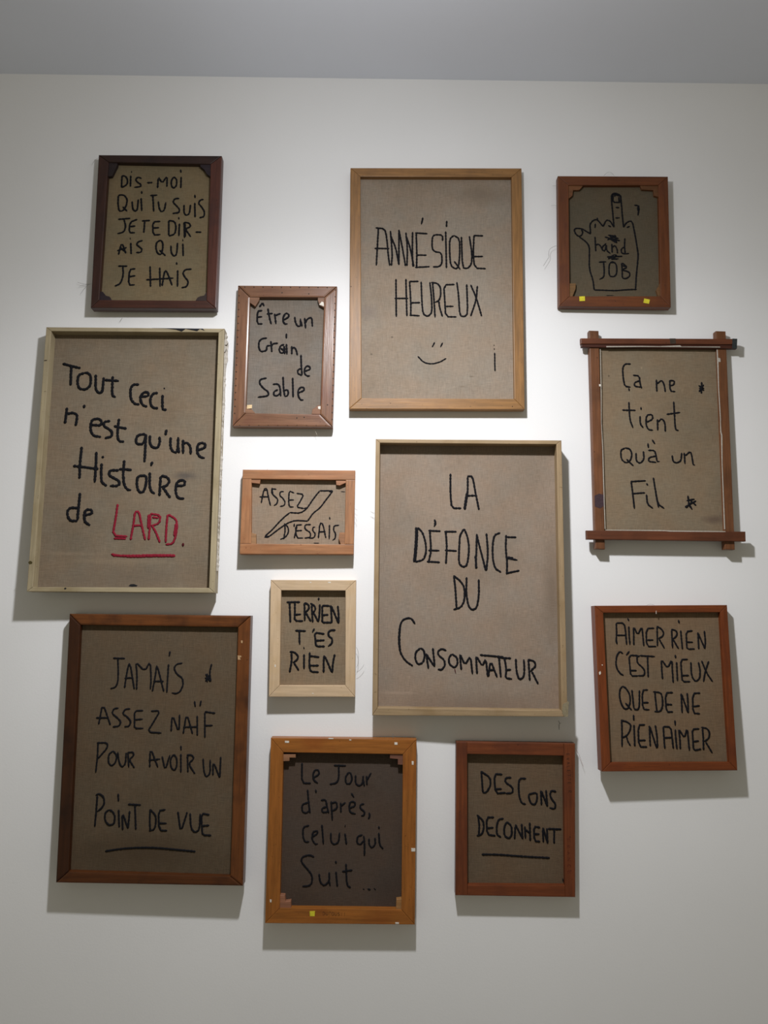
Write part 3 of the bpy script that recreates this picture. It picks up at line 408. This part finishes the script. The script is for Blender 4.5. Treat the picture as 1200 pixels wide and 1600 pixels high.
for D in DATA:
    tw, tcl = TONE[D['seed']]
    D['wood'] = mul(D['wood'], tw); D['dark'] = mul(D['dark'], tw); D['cloth'] = mul(D['cloth'], tcl)
    c = D['c']; O = P_(c, D['O']); I = P_(c, D['I']); ttl, tbl, tbr = D['t']; dep = D['d']
    pl = Plane(O, ttl, tbl, tbr); n = pl.n
    o3 = [pl.at(*q) for q in O]; i3 = [pl.at(*q) for q in I]
    e = bpy.data.objects.new('embroidered_picture', None); COL.objects.link(e)
    base = (o3[2]+o3[3])/2; base = V((base.x, -.005, base.z)); e.location = base; e.empty_display_size = .05
    e['label'] = D['label']; e['category'] = 'picture'
    e['group'] = 'hand-stitched sackcloth pictures on the wall'
    pic = {'_loc': base, '_obj': e}
    sd = D['seed']
    mw = {h: wood('stretcher_wood', D['wood'], D['dark'], h, sd+(3 if h else 0), D.get('gloss', .5), D.get('stain', .5), D.get('grain', 1)) for h in (True, False)}
    sts = []
    for (x, y, rx, ry, f3, k) in D.get('cloth_marks', []):
        q = pl.at(*P_(c, [(x, y)])[0], dep)-base; sts.append((q.x, q.z, rx/c[2]*.00125, ry/c[2]*.00125, mul(D['cloth'], f3), k))
    mc = canvas_mat('sackcloth', D['cloth'], sd, sts)
    th = D.get('B') or max(dep+.003, min(ttl, tbl, tbr)-.0015)
    if 'bars' in D:
        for quad, lift, bt, key, lab in D['bars']:
            q = [pl.at(*p, lift) for p in P_(c, quad)]
            ob = link('bar', prism(q, n, bt, .0016, 2), D['wm'](sd, key), pic)
            if lab: ob['label'] = lab
    else:
        for k in range(4):
            a, b2, ib, ia = o3[k], o3[(k+1) % 4], i3[(k+1) % 4], i3[k]
            j = D.get('butt')
            if j == 'v':    # uprights run full height
                def onl(p, q, s): return p
                if k in (0, 2):
                    # horizontal bar between the uprights
                    va = o3[k].lerp(o3[(k+1) % 4], ((i3[k]-o3[k]).dot(o3[(k+1) % 4]-o3[k]))/(o3[(k+1) % 4]-o3[k]).length_squared)
                    vb = o3[k].lerp(o3[(k+1) % 4], ((i3[(k+1) % 4]-o3[k]).dot(o3[(k+1) % 4]-o3[k]))/(o3[(k+1) % 4]-o3[k]).length_squared)
                    q = [va, vb, ib, ia]
                else:
                    pa = i3[k]; pb = i3[(k+1) % 4]; ed = (b2-a)
                    fa = a.lerp(b2, 0); s0 = o3[(k-1) % 4]-a; s1 = o3[(k+2) % 4]-b2
                    wa = (pa-a).dot(s0.normalized()); wb = (pb-b2).dot(s1.normalized())
                    q = [a, b2, b2+s1.normalized()*wb, a+s0.normalized()*wa]
            elif j == 'h':  # rails run full width
                if k in (1, 3):
                    ed = b2-a; L2 = ed.length_squared
                    va = a+ed*((i3[k]-a).dot(ed)/L2); vb = a+ed*((i3[(k+1) % 4]-a).dot(ed)/L2)
                    q = [va, vb, ib, ia]
                else:
                    s0 = (o3[(k-1) % 4]-a).normalized(); s1 = (o3[(k+2) % 4]-b2).normalized()
                    q = [a, b2, b2+s1*(ib-b2).dot(s1), a+s0*(ia-a).dot(s0)]
            else: q = [a, b2, ib, ia]
            bmt = mw[k in (0, 2)]
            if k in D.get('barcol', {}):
                bc = mul(D['barcol'][k], D['wood']); bmt = wood('toned_wood', bc, mul(D['barcol'][k], D['dark']), k in (0, 2), sd+31+k, D.get('gloss', .5), .7)  # listed bars get their own darker and lighter wood tone
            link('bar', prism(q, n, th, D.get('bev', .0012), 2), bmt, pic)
    # cloth
    cq = [pl.at(*q, 0) for q in P_(c, D.get('cloth_quad', D['I']))]; ctr = sum(cq, V())/4
    cq = [p+(p-ctr).normalized()*.0015 for p in cq]
    bm = bmesh.new(); NX, NZ = 26, 34; grid = []
    for jz in range(NZ+1):
        row = []
        for ix in range(NX+1):
            u, v = ix/NX, jz/NZ
            p = cq[0].lerp(cq[1], u).lerp(cq[3].lerp(cq[2], u), v)
            edge = min(1, 6*min(u, 1-u, v, 1-v))
            row.append(bm.verts.new(p+n*(dep+cloth_off(p.x, p.z, sd, D.get('wrinkle', .0012))*edge)))
        grid.append(row)
    for jz in range(NZ):
        for ix in range(NX): bm.faces.new((grid[jz][ix], grid[jz][ix+1], grid[jz+1][ix+1], grid[jz+1][ix]))
    cl = link('sackcloth', bm, mc, pic, smooth=True)
    sub = {'_loc': base, '_obj': cl}
    # letters
    idx = 0
    for (ox, oy, s), wpx, mat, letters in D['text']:
        for L in letters:
            nm = 'letter'
            if L[0] == '#': nm, L = L[1:].split(':', 1)
            bm = bmesh.new(); idx += 1
            for si, st in enumerate(parse(L)):
                pts = []
                for q in chaikin([V((x, y, 0)) for x, y in st]):
                    p = pl.at(ox+q.x/s, oy+q.y/s, dep)
                    pts.append(p+n*(cloth_off(p.x, p.z, sd, D.get('wrinkle', .0012))-.0004))
                tube_into(bm, pts, wpx*.00125*.56, n, .6, idx+si*.37+sd*9)
            link(nm, bm, mat, sub, smooth=True)
    for poly, mat, th2 in D.get('keys', []):
        q = [pl.at(*p, .0022) for p in P_(c, poly)]
        mk = mw[True] if mat is None else wood('key_wood', mul(mat, tw), sc(mul(mat, tw), .6), True, sd+20, .6, .3)
        link('corner_key', prism(q, n, th2 or max(.002, dep-.0026), .0004), mk, pic)
    for nm, cc, poly, mat, hgt in D.get('bits', []):
        q = [pl.at(*p, -hgt) for p in P_(cc or c, poly)]
        link(nm, prism(q, n, hgt+.0002 if hgt > 0 else .0006, .0001), mat, pic)
    for x, y, r in D.get('tacks', []):
        q0 = pl.at(*P_(c, [(x, y)])[0], -.0006); hx = V((1, 0, 0))*r; hz = V((0, 0, 1))*r
        q = [q0+hx*math.cos(k*math.pi/3)+hz*math.sin(k*math.pi/3) for k in range(6)]
        link('tack', prism(q, n, .0009, .0002), M_TACK, pic)
    for args in D.get('stamps', []): stamp(pic, pl, c, *args)
    for cc, st, t, rad, mat in D.get('threads', []):
        for k, s1 in enumerate(parse(st)):
            bm = bmesh.new(); q = P_(cc or c, s1); pts = [wallpt(a, b, t) for a, b in q]
            tube_into(bm, chaikin(chaikin(pts)), rad, WN, 1, k, 4, .002, .2, 1)
            link('loose_thread', bm, mat, pic)
    if 'extra' in D: D['extra'](pic, pl, c, n)
